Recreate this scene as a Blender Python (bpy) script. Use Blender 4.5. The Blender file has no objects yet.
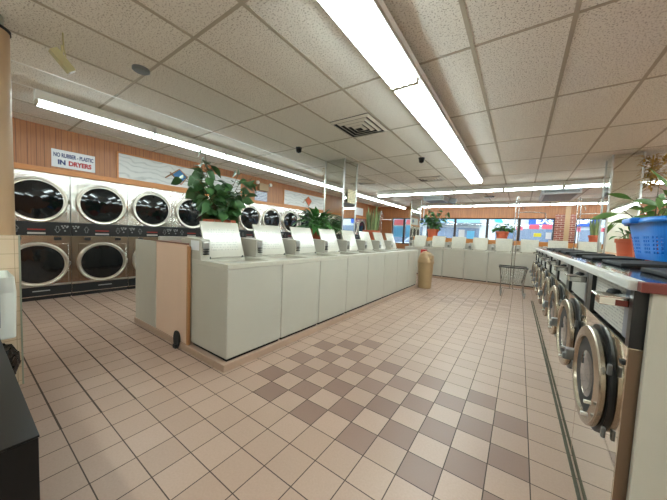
import bpy, math, random
from mathutils import Vector, Matrix, Euler
random.seed(7)
S = bpy.context.scene
COL = S.collection
PI = math.pi

# ------------------------------------------------------------------ camera
H = 1.31
yaw, pit, rol, FPX = math.radians(-34.855), math.radians(-3.48), math.radians(2.47), 266.9
f = Vector((math.sin(yaw)*math.cos(pit), math.cos(yaw)*math.cos(pit), math.sin(pit)))
r = Vector((math.cos(yaw), -math.sin(yaw), 0)); u = r.cross(f)
r2 = math.cos(rol)*r + math.sin(rol)*u; u2 = -math.sin(rol)*r + math.cos(rol)*u
cd = bpy.data.cameras.new('camera'); cam = bpy.data.objects.new('camera', cd); COL.objects.link(cam)
cd.sensor_fit = 'HORIZONTAL'; cd.sensor_width = 36; cd.lens = 36*FPX/667; cd.clip_start = .03; cd.clip_end = 300
cam.matrix_world = Matrix(((r2.x, u2.x, -f.x, 0), (r2.y, u2.y, -f.y, 0), (r2.z, u2.z, -f.z, H), (0, 0, 0, 1)))
S.camera = cam

# ------------------------------------------------------------------ world, exposure
W = bpy.data.worlds.new('sky'); S.world = W; W.use_nodes = True
bg = W.node_tree.nodes['Background']; bg.inputs[0].default_value = (.80, .90, 1, 1); bg.inputs[1].default_value = 3.2
S.view_settings.view_transform = 'Standard'; S.view_settings.look = 'None'
S.view_settings.gamma = 1; S.view_settings.use_curve_mapping = False
S.view_settings.exposure = 0.72
TUBE = 15.0
S.cycles.use_denoising = True
S.cycles.max_bounces = 8; S.cycles.diffuse_bounces = 6; S.cycles.glossy_bounces = 4; S.cycles.transparent_max_bounces = 12
S.cycles.caustics_reflective = False; S.cycles.caustics_refractive = False; S.cycles.sample_clamp_indirect = 6

# ------------------------------------------------------------------ materials
def newmat(name):
    m = bpy.data.materials.new(name); m.use_nodes = True
    return m, m.node_tree.nodes, m.node_tree.links, m.node_tree.nodes['Principled BSDF']
def lin(c):
    return tuple(((v/255)/12.92 if v/255 <= .04045 else ((v/255+.055)/1.055)**2.4) for v in c)
def mat(name, c, rough=.5, metal=0, noise=0, nscale=8, bump=0, bscale=30, stretch=(1, 1, 1), emit=0, coat=0, spec=.5):
    m, N, L, B = newmat(name)
    c = lin(c)
    B.inputs['Base Color'].default_value = (*c, 1); B.inputs['Roughness'].default_value = rough
    B.inputs['Metallic'].default_value = metal; B.inputs['Specular IOR Level'].default_value = spec
    if coat: B.inputs['Coat Weight'].default_value = coat
    if emit: B.inputs['Emission Color'].default_value = (*c, 1); B.inputs['Emission Strength'].default_value = emit
    if noise or bump:
        tc = N.new('ShaderNodeTexCoord'); mp = N.new('ShaderNodeMapping'); mp.inputs['Scale'].default_value = stretch
        L.new(tc.outputs['Object'], mp.inputs[0])
    if noise:
        n = N.new('ShaderNodeTexNoise'); n.inputs['Scale'].default_value = nscale; n.inputs['Detail'].default_value = 4
        L.new(mp.outputs[0], n.inputs[0])
        mx = N.new('ShaderNodeMix'); mx.data_type = 'RGBA'
        mx.inputs[6].default_value = (*[v*(1-noise) for v in c], 1); mx.inputs[7].default_value = (*[min(1, v*(1+noise)) for v in c], 1)
        L.new(n.outputs[0], mx.inputs[0]); L.new(mx.outputs[2], B.inputs['Base Color'])
    if bump:
        n = N.new('ShaderNodeTexNoise'); n.inputs['Scale'].default_value = bscale; n.inputs['Detail'].default_value = 2
        L.new(mp.outputs[0], n.inputs[0])
        b = N.new('ShaderNodeBump'); b.inputs['Strength'].default_value = bump; b.inputs['Distance'].default_value = .02
        L.new(n.outputs[0], b.inputs['Height']); L.new(b.outputs[0], B.inputs['Normal'])
    return m
class G:
    """tiny node-graph helper"""
    def __init__(s, m): s.N = m.node_tree.nodes; s.L = m.node_tree.links
    def M(s, op, a, b=None, c=None):
        n = s.N.new('ShaderNodeMath'); n.operation = op
        for i, v in enumerate((a, b, c)):
            if v is None: continue
            if isinstance(v, (int, float)): n.inputs[i].default_value = v
            else: s.L.new(v, n.inputs[i])
        return n.outputs[0]
    def mix(s, fac, a, b):
        n = s.N.new('ShaderNodeMix'); n.data_type = 'RGBA'
        for i, v in ((0, fac), (6, a), (7, b)):
            if isinstance(v, (int, float)): n.inputs[i].default_value = v
            elif isinstance(v, tuple): n.inputs[i].default_value = (*v[:3], 1)
            else: s.L.new(v, n.inputs[i])
        return n.outputs[2]
    def xyz(s, world=True):
        if world: o = s.N.new('ShaderNodeNewGeometry').outputs['Position']
        else: o = s.N.new('ShaderNodeTexCoord').outputs['Object']
        n = s.N.new('ShaderNodeSeparateXYZ'); s.L.new(o, n.inputs[0]); return n.outputs
    def comb(s, a, b, c=0):
        n = s.N.new('ShaderNodeCombineXYZ')
        for i, v in enumerate((a, b, c)):
            if isinstance(v, (int, float)): n.inputs[i].default_value = v
            else: s.L.new(v, n.inputs[i])
        return n.outputs[0]
    def noise(s, vec, scale, detail=3):
        n = s.N.new('ShaderNodeTexNoise'); n.inputs['Scale'].default_value = scale; n.inputs['Detail'].default_value = detail
        s.L.new(vec, n.inputs['Vector']); return n.outputs[0]
    def white(s, vec):
        n = s.N.new('ShaderNodeTexWhiteNoise'); n.noise_dimensions = '3D'; s.L.new(vec, n.inputs['Vector']); return n.outputs[0]
    def bump(s, B, h, strength, dist=.01):
        b = s.N.new('ShaderNodeBump'); b.inputs['Strength'].default_value = strength; b.inputs['Distance'].default_value = dist
        s.L.new(h, b.inputs['Height']); s.L.new(b.outputs[0], B.inputs['Normal'])

# floor: square pinkish-tan quarry tile with a darker checker patch
def floor_mat():
    m, N, L, B = newmat('floor_tile'); g = G(m); X, Y, Z = g.xyz()
    uu = g.M('DIVIDE', g.M('ADD', X, 1.489), .203); vv = g.M('DIVIDE', g.M('SUBTRACT', Y, .769), .2008)
    iu = g.M('FLOOR', uu); iv = g.M('FLOOR', vv); fu = g.M('SUBTRACT', uu, iu); fv = g.M('SUBTRACT', vv, iv)
    eu = g.M('MINIMUM', fu, g.M('SUBTRACT', 1, fu)); ev = g.M('MINIMUM', fv, g.M('SUBTRACT', 1, fv))
    left = g.M('LESS_THAN', X, -2.3)
    gw = g.M('ADD', .014, g.M('MULTIPLY', left, .012))
    gr = g.M('MAXIMUM', g.M('LESS_THAN', eu, .014), g.M('LESS_THAN', ev, gw))
    def rng(x, a, b): return g.M('MULTIPLY', g.M('GREATER_THAN', x, a-.5), g.M('LESS_THAN', x, b+.5))
    par = g.M('LESS_THAN', g.M('FLOORED_MODULO', g.M('ADD', g.M('ADD', iu, iv), .5), 2), 1)
    r1 = g.M('MULTIPLY', rng(iu, -2, 7), rng(iv, 3, 8))
    r3 = g.M('MULTIPLY', rng(iu, -1, 0), rng(iv, 9, 10))
    r4 = g.M('MULTIPLY', rng(iu, -1, 6), rng(iv, 25, 29))
    r5 = g.M('MULTIPLY', rng(iu, -24, -19), rng(iv, 7, 10))
    reg = g.M('MINIMUM', g.M('ADD', g.M('ADD', g.M('ADD', r1, r3), g.M('MULTIPLY', r4, .5)), g.M('MULTIPLY', r5, .5)), 1)
    dark = g.M('MULTIPLY', par, reg)
    rnd = g.white(g.comb(iu, iv, 1.3))
    fine = g.noise(g.comb(X, Y, 0), 90, 4); big = g.noise(g.comb(X, Y, 0), .9, 3)
    tan = g.mix(rnd, lin((164, 138, 121)), lin((175, 149, 132)))
    brn = g.mix(rnd, lin((126, 99, 88)), lin((136, 109, 97)))
    tan = g.mix(g.M('MULTIPLY', big, .45), tan, lin((162, 132, 117)))
    c = g.mix(dark, tan, brn)
    c = g.mix(g.M('MULTIPLY', g.M('SUBTRACT', fine, .35), .5), c, lin((124, 98, 84)))
    c = g.mix(g.M('MULTIPLY', gr, .92), c, lin((54, 41, 32)))
    L.new(c, B.inputs['Base Color'])
    L.new(g.M('ADD', g.M('ADD', .34, g.M('MULTIPLY', gr, .4)), g.M('MULTIPLY', fine, .12)), B.inputs['Roughness'])
    B.inputs['Specular IOR Level'].default_value = .45
    h = g.M('ADD', g.M('MULTIPLY', gr, -1), g.M('MULTIPLY', fine, .25))
    g.bump(B, h, .25, .004)
    return m
def ceiling_mat():
    m, N, L, B = newmat('acoustic_tile'); g = G(m); X, Y, Z = g.xyz()
    v = g.comb(X, Y, 0)
    n = g.noise(v, 85, 2); n2 = g.noise(v, 1.1, 2)
    rnd = g.white(g.comb(g.M('FLOOR', g.M('DIVIDE', g.M('SUBTRACT', X, .201), .625)), g.M('FLOOR', g.M('DIVIDE', g.M('SUBTRACT', Y, 1.18), 1.265)), .5))
    pit_ = g.M('LESS_THAN', n, .405)
    base = g.mix(rnd, lin((236, 232, 222)), lin((241, 237, 228)))
    base = g.mix(g.M('MULTIPLY', n2, .35), base, lin((228, 220, 208)))
    c = g.mix(g.M('MULTIPLY', pit_, .7), base, lin((150, 136, 122)))
    L.new(c, B.inputs['Base Color']); B.inputs['Roughness'].default_value = .9; B.inputs['Specular IOR Level'].default_value = .1
    g.bump(B, n, .35, .006)
    return m
def panel_mat():
    m, N, L, B = newmat('wood_panelling'); g = G(m); X, Y, Z = g.xyz()
    s = g.M('ADD', X, Y)
    t = g.M('DIVIDE', s, .105); it = g.M('FLOOR', t); ft = g.M('SUBTRACT', t, it)
    off = g.M('ADD', .25, g.M('MULTIPLY', g.white(g.comb(it, 0, 0)), .5))
    gv = g.M('LESS_THAN', g.M('ABSOLUTE', g.M('SUBTRACT', ft, off)), .05)
    gv2 = g.M('LESS_THAN', ft, .05); gv = g.M('MAXIMUM', gv, gv2)
    plank = g.white(g.comb(it, 3, 1))
    grain = g.noise(g.comb(g.M('MULTIPLY', s, 22), g.M('MULTIPLY', s, 3), g.M('MULTIPLY', Z, 1.6)), 2.2, 5)
    c = g.mix(grain, lin((138, 84, 48)), lin((190, 128, 78)))
    c = g.mix(g.M('MULTIPLY', plank, .35), c, lin((140, 88, 54)))
    c = g.mix(g.M('MULTIPLY', gv, .6), c, lin((80, 44, 26)))
    L.new(c, B.inputs['Base Color']); B.inputs['Roughness'].default_value = .45
    g.bump(B, gv, -.3, .004)
    return m
def brick_mat():
    m, N, L, B = newmat('red_brick'); g = G(m); X, Y, Z = g.xyz()
    b = N.new('ShaderNodeTexBrick'); L.new(g.comb(g.M('ADD', X, Y), Z, 0), b.inputs['Vector'])
    b.inputs['Color1'].default_value = (*lin((150, 74, 58)), 1); b.inputs['Color2'].default_value = (*lin((120, 54, 44)), 1)
    b.inputs['Mortar'].default_value = (*lin((196, 178, 164)), 1); b.inputs['Scale'].default_value = 1
    b.inputs['Mortar Size'].default_value = .008; b.inputs['Brick Width'].default_value = .21; b.inputs['Row Height'].default_value = .07
    L.new(b.outputs['Color'], B.inputs['Base Color']); B.inputs['Roughness'].default_value = .8
    return m
def walltile_mat():
    m, N, L, B = newmat('wall_tile'); g = G(m); X, Y, Z = g.xyz()
    a = g.M('DIVIDE', g.M('ADD', X, Y), .108); c0 = g.M('DIVIDE', g.M('SUBTRACT', 1.165, Z), .113)
    fa = g.M('FRACT', a); fc = g.M('FRACT', c0)
    gr = g.M('MAXIMUM', g.M('LESS_THAN', fa, .03), g.M('LESS_THAN', fc, .035))
    c = g.mix(gr, lin((212, 190, 162)), lin((170, 148, 124)))
    L.new(c, B.inputs['Base Color']); B.inputs['Roughness'].default_value = .25; g.bump(B, gr, -.3, .003)
    return m
def steel_mat(name, col, rough, wave, scale, stretch=(1, 1, 1), fine=.04):
    m, N, L, B = newmat(name); g = G(m)
    tc = N.new('ShaderNodeNewGeometry'); mp = N.new('ShaderNodeMapping'); mp.inputs['Scale'].default_value = stretch
    L.new(tc.outputs['Position'], mp.inputs[0])
    B.inputs['Base Color'].default_value = (*lin(col), 1); B.inputs['Metallic'].default_value = 1
    n = g.noise(mp.outputs[0], scale, 1); n2 = g.noise(mp.outputs[0], 60, 2)
    L.new(g.M('ADD', rough, g.M('MULTIPLY', n2, fine)), B.inputs['Roughness'])
    if wave: g.bump(B, n, wave, .05)
    return m
def print_mat(name, base, ink, rows=14, fill=.55, scale=90, axis='yz', rough=.5):
    """sheet of illegible printed lines"""
    m, N, L, B = newmat(name); g = G(m); X, Y, Z = g.xyz(False)
    a = {'y': Y, 'x': X}[axis[0]]; b = Z
    row = g.M('MULTIPLY', b, rows); fr = g.M('FRACT', row); ir = g.M('FLOOR', row)
    n = g.noise(g.comb(g.M('MULTIPLY', a, scale), g.M('MULTIPLY', ir, 7.3), 0), 1, 1)
    k = g.M('MULTIPLY', g.M('LESS_THAN', fr, .5), g.M('GREATER_THAN', n, 1-fill))
    L.new(g.mix(k, lin(base), lin(ink)), B.inputs['Base Color']); B.inputs['Roughness'].default_value = rough
    return m
def leaf_mat(name, a, b):
    m, N, L, B = newmat(name); g = G(m)
    n = g.noise(N.new('ShaderNodeNewGeometry').outputs['Position'], 9, 3)
    L.new(g.mix(n, lin(a), lin(b)), B.inputs['Base Color']); B.inputs['Roughness'].default_value = .38
    B.inputs['Subsurface Weight'].default_value = 0
    return m
def glass_mat(name, tint=(235, 242, 245), k=.08):
    m = bpy.data.materials.new(name); m.use_nodes = True; N = m.node_tree.nodes; L = m.node_tree.links
    N.clear(); o = N.new('ShaderNodeOutputMaterial'); t = N.new('ShaderNodeBsdfTransparent'); t.inputs[0].default_value = (*lin(tint), 1)
    gl = N.new('ShaderNodeBsdfGlossy'); gl.inputs['Roughness'].default_value = .02; mx = N.new('ShaderNodeMixShader'); mx.inputs[0].default_value = k
    L.new(t.outputs[0], mx.inputs[1]); L.new(gl.outputs[0], mx.inputs[2]); L.new(mx.outputs[0], o.inputs[0])
    return m
def cream_mat(name, c, rough=.35):
    m, N, L, B = newmat(name); g = G(m); X, Y, Z = g.xyz()
    n = g.noise(g.comb(X, Y, Z), 3.5, 4)
    L.new(g.mix(n, lin(c), lin(tuple(v-9 for v in c))), B.inputs['Base Color']); B.inputs['Roughness'].default_value = rough
    return m
def board_mat():
    m, N, L, B = newmat('wavy_board'); g = G(m); X, Y, Z = g.xyz()
    w = g.noise(g.comb(0, g.M('MULTIPLY', Y, .9), g.M('MULTIPLY', Z, 1.2)), 2.5, 2)
    s = g.M('SINE', g.M('MULTIPLY', g.M('ADD', Z, g.M('MULTIPLY', w, .35)), 62))
    k = g.M('POWER', g.M('MULTIPLY', g.M('ADD', s, 1), .5), 5)
    n2 = g.noise(g.comb(0, Y, g.M('MULTIPLY', Z, 4)), 5, 2)
    L.new(g.mix(g.M('MULTIPLY', k, g.M('MULTIPLY', n2, .8)), lin((204, 204, 200)), lin((140, 142, 142))), B.inputs['Base Color'])
    B.inputs['Roughness'].default_value = .35; g.bump(B, k, .3, .01)
    return m
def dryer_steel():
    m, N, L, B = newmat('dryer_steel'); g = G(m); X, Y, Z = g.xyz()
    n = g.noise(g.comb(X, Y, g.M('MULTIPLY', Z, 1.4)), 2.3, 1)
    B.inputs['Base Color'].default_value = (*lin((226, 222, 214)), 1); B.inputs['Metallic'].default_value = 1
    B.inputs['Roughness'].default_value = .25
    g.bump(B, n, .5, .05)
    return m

M = dict(
    floor=floor_mat(), ceil=ceiling_mat(), panel=panel_mat(), brick=brick_mat(), wtile=walltile_mat(), board=board_mat(),
    tbar=mat('ceiling_grid_bar', (176, 165, 146), .6), tbarw=mat('bright_grid_bar', (236, 234, 228), .35),
    trimwood=mat('orange_wood_trim', (190, 122, 62), .4, noise=.25, nscale=6, stretch=(1, 1, 12)),
    post=mat('tan_painted_wood', (176, 144, 108), .5, noise=.12, nscale=5, stretch=(4, 4, .6)),
    cream=cream_mat('cream_enamel', (180, 175, 162)), creamtop=cream_mat('cream_enamel_top', (187, 182, 168), .3),
    lid=cream_mat('lid_enamel', (196, 190, 175), .16),
    print=print_mat('instruction_print', (196, 191, 177), (172, 168, 155), rows=34, fill=.5, scale=70, rough=.18),
    black=mat('black_plastic', (22, 22, 23), .35), blackm=mat('matt_black', (18, 17, 16), .7), grout=mat('green_grout', (84, 80, 64), .9, noise=.4, nscale=25), gap=mat('dark_gap', (20, 18, 15), .9),
    blackcab=mat('black_laminate', (14, 14, 13), .3, spec=.25), blackgloss=mat('black_gloss', (10, 10, 10), .12, noise=.2, nscale=20),
    dsteel=dryer_steel(), chrome=mat('chrome', (228, 226, 220), .09, 1), fring=mat('brushed_ring', (176, 164, 148), .26, 1), ring=mat('satin_ring', (206, 200, 188), .3, 1),
    fsteel=steel_mat('mirror_steel', (214, 204, 188), .03, .07, 2.2), dsteel_reflect=steel_mat('floor_reflect_steel', (170, 150, 132), .2, .4, 3),  # lower dryer steel is browned to imitate the reflected floor
    glassd=mat('dark_door_glass', (12, 16, 18), .06, coat=.3), drum=mat('drum_dark', (38, 38, 38), .35, .6),
    drumsteel=mat('drum_steel', (170, 172, 170), .3, 1),
    red=mat('red_display', (150, 40, 30), .4), greyl=mat('grey_print', (150, 150, 148), .5), white=mat('white_paint', (232, 232, 226), .4),
    whitem=mat('white_fixture', (228, 226, 218), .4), pink=cream_mat('pink_laminate', (214, 184, 161), .4),
    tileplinth=mat('plinth_tile', (170, 142, 122), .35, noise=.08, nscale=6), brown=mat('brown_top', (112, 66, 46), .35, noise=.2, nscale=5, stretch=(1, 6, 1)),
    terr=mat('terracotta', (186, 92, 60), .7, noise=.1, nscale=12), soil=mat('soil', (50, 36, 26), .95, noise=.4, nscale=40),
    leafd=leaf_mat('dark_leaf', (44, 78, 46), (82, 122, 68)), leafm=leaf_mat('green_leaf', (40, 92, 40), (84, 138, 66)),
    leafs=leaf_mat('snake_leaf', (70, 100, 62), (158, 168, 108)), leafb=leaf_mat('bright_leaf', (60, 112, 50), (128, 160, 84)),
    stem=mat('stem', (92, 84, 50), .7), dried=leaf_mat('dried_straw', (150, 112, 36), (206, 172, 84)),
    blue=mat('blue_plastic', (22, 112, 196), .35), tan=mat('tan_plastic', (158, 130, 94), .45), redp=mat('red_plastic', (190, 52, 40), .4),
    mirror=mat('mirror', (225, 228, 222), .015, 1), trimgrey=mat('ribbed_trim', (198, 196, 188), .35), sidereflect=mat('side_reflection', (112, 92, 74), .3, .5), camcream=mat('camera_cream', (186, 176, 130), .5), alu=mat('aluminium', (196, 196, 192), .3, 1), wire=mat('chrome_wire', (190, 190, 188), .2, 1),
    rubber=mat('rubber', (40, 38, 36), .7), caster=mat('caster_grey', (150, 148, 142), .5),
    panelgrey=print_mat('panel_print', (168, 168, 160), (110, 112, 110), rows=70, fill=.5, scale=130, rough=.35),
    bluegrey=mat('blue_grey_plate', (86, 96, 112), .3), darktop=mat('dark_glossy_top', (24, 30, 40), .1), redbrown=mat('red_brown_laminate', (112, 46, 36), .4),
    paper=print_mat('notice_print', (236, 238, 240), (70, 96, 150), rows=24, fill=.6, scale=60), ynotice=print_mat('yellow_notice', (226, 216, 176), (110, 96, 70), rows=30, fill=.5, scale=60, axis='yz'),
    signw=mat('sign_white', (224, 226, 228), .4), navy=mat('sign_navy', (40, 52, 110), .5), signred=mat('sign_red', (176, 42, 48), .5),
    dblue=mat('fish_blue', (48, 112, 160), .5), orange=mat('fish_orange', (206, 92, 50), .5), tanwood=mat('tan_strip', (168, 120, 78), .5),
    glass=glass_mat('window_glass'), frame=mat('dark_bronze', (46, 36, 32), .4), metgrey=mat('grey_metal', (120, 122, 122), .4, .6),
    acw=mat('ac_white', (196, 202, 204), .45), vent=mat('vent_white', (206, 198, 184), .45), ventd=mat('vent_dark', (40, 38, 36), .8), ac=mat('ac_grille', (120, 126, 130), .5),
    whitewall=mat('white_wall', (222, 214, 200), .6), asphalt=mat('asphalt', (120, 124, 130), .9, noise=.15, nscale=1), side=mat('sidewalk', (190, 190, 188), .9),
    bwall=mat('shop_wall', (222, 220, 216), .8), fascia=mat('blue_fascia', (36, 92, 190), .5), pfascia=mat('pale_fascia', (150, 190, 205), .6), cyan=mat('cyan_sign', (60, 200, 220), .5),
    lettw=mat('white_letter', (245, 245, 245), .5, emit=.6), pinks=mat('pink_sign', (236, 110, 135), .5), shopdark=mat('shop_glass', (120, 132, 150), .15),
    carw=mat('car_white', (225, 228, 232), .25), carb=mat('car_blue', (60, 76, 110), .25), card=mat('car_dark', (40, 44, 50), .25), yellow=mat('yellow_sign', (228, 216, 60), .5),
    towel=mat('grey_towel', (150, 152, 148), .9, noise=.15, nscale=30), sink=mat('white_tub', (226, 228, 220), .35), bag=mat('black_bag', (16, 16, 17), .22, bump=.9, bscale=22),
    greenedge=mat('grey_green_edge', (150, 152, 134), .4), posterb=mat('poster_blue', (110, 190, 236), .5, emit=.0), posterr=mat('poster_red', (236, 130, 140), .5),
)
def tube_mat():
    m, N, L, B = newmat('fluorescent_tube'); B.inputs['Base Color'].default_value = (.9, .9, .9, 1)
    B.inputs['Emission Color'].default_value = (.84, 1, 1.02, 1); B.inputs['Emission Strength'].default_value = TUBE
    return m
M['tube'] = tube_mat()

# ------------------------------------------------------------------ mesh helpers
class MB:
    def __init__(s): s.v = []; s.f = []; s.mi = []; s.sm = []
    def add(s, vs, fs, m=0, sm=False):
        o = len(s.v); s.v += [tuple(v) for v in vs]
        for q in fs: s.f.append(tuple(i+o for i in q)); s.mi.append(m); s.sm.append(sm)
    def box(s, x0, x1, y0, y1, z0, z1, m=0, T=None):
        vs = [Vector((x, y, z)) for x in (x0, x1) for y in (y0, y1) for z in (z0, z1)]
        if T is not None: vs = [T @ v for v in vs]
        s.add(vs, [(0, 1, 3, 2), (4, 6, 7, 5), (0, 4, 5, 1), (2, 3, 7, 6), (0, 2, 6, 4), (1, 5, 7, 3)], m)
    def tube(s, pts, r, n=8, m=0, closed=False):
        pts = [Vector(p) for p in pts]; k = len(pts); rs = r if isinstance(r, (list, tuple)) else [r]*k
        vs = []; prev = None
        for i, p in enumerate(pts):
            if closed: d = pts[(i+1) % k]-pts[i-1]
            else: d = pts[min(i+1, k-1)]-pts[max(i-1, 0)]
            d.normalize()
            a = prev if prev is not None else (Vector((0, 0, 1)) if abs(d.z) < .9 else Vector((1, 0, 0)))
            a = (a-d*a.dot(d)); 
            if a.length < 1e-6: a = d.orthogonal()
            a.normalize(); prev = a; b = d.cross(a)
            vs += [p+(a*math.cos(t)+b*math.sin(t))*rs[i] for t in [2*PI*j/n for j in range(n)]]
        fs = []
        for i in range(k if closed else k-1):
            for j in range(n):
                i2 = (i+1) % k; fs.append((i*n+j, i*n+(j+1) % n, i2*n+(j+1) % n, i2*n+j))
        s.add(vs, fs, m, True)
        if not closed: s.add(vs[:n], [tuple(range(n))[::-1]], m); s.add(vs[-n:], [tuple(range(n))], m)
    def lathe(s, prof, n=32, c=(0, 0, 0), axis='z', m=0, sx=1, sy=1, ms=None, T=None):
        """prof: (radius, height) list"""
        vs = []; c = Vector(c)
        for (rr, h) in prof:
            for j in range(n):
                t = 2*PI*j/n; a, b = rr*math.cos(t)*sx, rr*math.sin(t)*sy
                p = Vector((a, b, h)) if axis == 'z' else Vector((h, a, b))
                if T is not None: p = T @ p
                vs.append(p+c)
        k = len(prof)
        for i in range(k-1):
            s.add(vs[i*n:(i+2)*n], [(j, (j+1) % n, n+(j+1) % n, n+j) for j in range(n)], ms[i] if ms else m, True)
        if prof[0][0] > 1e-5: s.add(vs[:n], [tuple(range(n))[::-1]], ms[0] if ms else m)
        if prof[-1][0] > 1e-5: s.add(vs[-n:], [tuple(range(n))], ms[-1] if ms else m)
    def leaf(s, base, d, L, w, droop=.3, shape=(.05, .55, .95, 1, .8, .45, .02), fold=.18, m=0, twist=0):
        base = Vector(base); d = Vector(d).normalized(); up = Vector((0, 0, 1))
        side = d.cross(up)
        if side.length < .05: side = Vector((random.uniform(-1, 1), random.uniform(-1, 1), 0))
        side.normalize(); k = len(shape); p = base.copy(); vs = []; dd = d.copy(); step = L/(k-1)
        if twist: side = Matrix.Rotation(twist, 3, d) @ side
        for i, q in enumerate(shape):
            nrm = side.cross(dd).normalized(); hw = w*.5*q
            vs += [p-side*hw+nrm*hw*fold*2, p.copy(), p+side*hw+nrm*hw*fold*2]
            dd = (dd+Vector((0, 0, -droop/(k-1)*(1.2)))).normalized(); p = p+dd*step
        fs = []
        for i in range(k-1):
            a = i*3; fs += [(a, a+1, a+4, a+3), (a+1, a+2, a+5, a+4)]
        s.add(vs, fs, m, True)
    def build(s, name, mats, parent=None, bevel=0, seg=2, loc=None, solid=0):
        me = bpy.data.meshes.new(name); me.from_pydata(s.v, [], s.f)
        if not isinstance(mats, (list, tuple)): mats = [mats]
        for m in mats: me.materials.append(M[m] if isinstance(m, str) else m)
        me.polygons.foreach_set('material_index', s.mi); me.polygons.foreach_set('use_smooth', s.sm); me.update()
        o = bpy.data.objects.new(name, me); COL.objects.link(o)
        if parent: o.parent = parent
        if loc: o.location = loc
        if solid:
            q = o.modifiers.new('solid', 'SOLIDIFY'); q.thickness = solid; q.offset = 0
        if bevel:
            b = o.modifiers.new('bevel', 'BEVEL'); b.width = bevel; b.segments = seg; b.limit_method = 'ANGLE'; b.angle_limit = .7
        return o
def tag(o, label=None, cat=None, group=None, kind=None):
    if label: o['label'] = label
    if cat: o['category'] = cat
    if group: o['group'] = group
    if kind: o['kind'] = kind
    return o
def thing(name, label, cat, loc=(0, 0, 0), rz=0, group=None):
    o = bpy.data.objects.new(name, None); COL.objects.link(o); o.location = loc; o.rotation_euler = (0, 0, rz); o.empty_display_size = .1
    return tag(o, label, cat, group)
def structure(mb, name, mats, bevel=0, parent=None):
    o = mb.build(name, mats, parent, bevel)
    if not parent: o['kind'] = 'structure'
    return o
def dup(o, parent=None):
    c = o.copy(); COL.objects.link(c)
    if parent: c.parent = parent
    for ch in list(o.children): dup(ch, c)
    return c
def B(*a): mb = MB(); mb.box(*a); return mb
def text(body, size, mats, name, parent, loc, rot, ext=.002, sx=1, bold=0):
    cu = bpy.data.curves.new(name, 'FONT'); cu.body = body; cu.size = size; cu.extrude = ext; cu.align_x = 'CENTER'; cu.align_y = 'CENTER'; cu.offset = bold
    o = bpy.data.objects.new(name, cu); COL.objects.link(o); bpy.context.view_layer.update()
    me = bpy.data.meshes.new_from_object(o.evaluated_get(bpy.context.evaluated_depsgraph_get()))
    bpy.data.objects.remove(o); me.name = name
    me.materials.clear(); me.materials.append(M[mats])
    o = bpy.data.objects.new(name, me); COL.objects.link(o); o.parent = parent; o.location = loc; o.rotation_euler = rot; o.scale = (sx, 1, 1)
    return o
ORD = ['first', 'second', 'third', 'fourth', 'fifth', 'sixth', 'seventh', 'eighth', 'ninth', 'tenth', 'eleventh', 'twelfth', 'thirteenth', 'fourteenth', 'fifteenth', 'sixteenth']

# ------------------------------------------------------------------ room shell
CE = 2.86; YF = 13.3; XL = -6.42; XR = 6.0; YB = -2.6
structure(B(-7.4, XR, YB, YF+.2, -.1, 0), 'floor', 'floor')
c = B(-7.4, XR, YB, YF+.2, CE, CE+.1)
for k in range(-12, 10):
    x = .201+.625*k
    if -7.3 < x < XR: c.box(x-.015, x+.015, YB, YF, CE-.004, CE+.01, 2 if k in (-7, -8) else 1)
for k in range(-3, 10):
    y = 1.18+1.265*k
    if YB < y < YF: c.box(-7.3, XR, y-.013, y+.013, CE-.003, CE+.01, 1)
structure(c, 'ceiling', ['ceil', 'tbar', 'tbarw'])
# left: panelled bulkhead over the dryers, panelled wall past them
w = MB(); w.box(-7.4, XL, YB, YF, 2.125, CE); w.box(-7.4, XL, 12.05, YF, 0, 2.125); w.box(-7.4, -7.32, YB, 12.05, 0, 2.125)
structure(w, 'wall_left', 'panel')
structure(B(XL-.01, XL+.02, YB, 12.05, 2.105, 2.19), 'trim_1', 'trimwood', .004)
w = B(XR, XR+.15, YB, YF, 0, CE); structure(w, 'wall_right', 'panel')
w = B(-7.4, XR, YB-.15, YB, 0, CE); structure(w, 'wall_back', 'whitewall')
# front wall with the shop windows
WT, WS = 2.27, .95
w = MB(); w.box(-7.4, XR, YF, YF+.2, WT, CE); w.box(-7.4, XR, YF, YF+.2, 0, WS)
w.box(-7.4, -5.6, YF, YF+.2, WS, WT)
structure(w, 'wall_front', 'panel')
structure(B(1.04, 1.64, YF-.03, YF+.22, 0, CE-.45), 'trim_2', 'brick')
structure(B(1.32, 1.47, YF-.06, YF-.03, 0, CE), 'trim_3', 'post', .006)
wins = [(-5.6, -4.95), (-4.95, -3.75), (-3.75, -2.52), (-2.52, -1.22), (-1.22, -.08), (-.08, 1.04), (1.64, 2.95), (2.95, 4.3), (4.3, 5.6)]
for i, (a, b) in enumerate(wins):
    fr = MB(); t = .045
    fr.box(a, a+t, YF+.05, YF+.13, WS, WT); fr.box(b-t, b, YF+.05, YF+.13, WS, WT); fr.box(a, b, YF+.05, YF+.13, WT-t, WT); fr.box(a, b, YF+.05, YF+.13, WS, WS+t)
    o = fr.build('window_%d' % (i+1), 'frame'); o['kind'] = 'structure'
    B(a+t, b-t, YF+.085, YF+.095, WS+t, WT-t).build('pane', 'glass', o)
structure(B(5.6, XR, YF, YF+.2, WS, WT), 'trim_4', 'panel')
# tiled half wall at the left with its post
w = MB(); w.box(-3.95, -3.19, -.62, .30, 0, 1.19); structure(w, 'wall_partition', 'wtile')
structure(B(-3.194, -3.184, .296, .306, 0, 1.195), 'trim_5', 'greenedge')
def cyl(x, y, r_, z0, z1): q = MB(); q.lathe([(r_, z0), (r_, z1)], 32, (x, y, 0)); return q
structure(cyl(-3.40, .185, .118, 1.19, 2.76), 'trim_6', 'post')
structure(cyl(-3.40, .185, .09, 2.76, CE), 'trim_7', 'greenedge')
structure(cyl(-3.40, .185, .126, 2.745, 2.765), 'trim_8', 'blackm')

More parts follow.
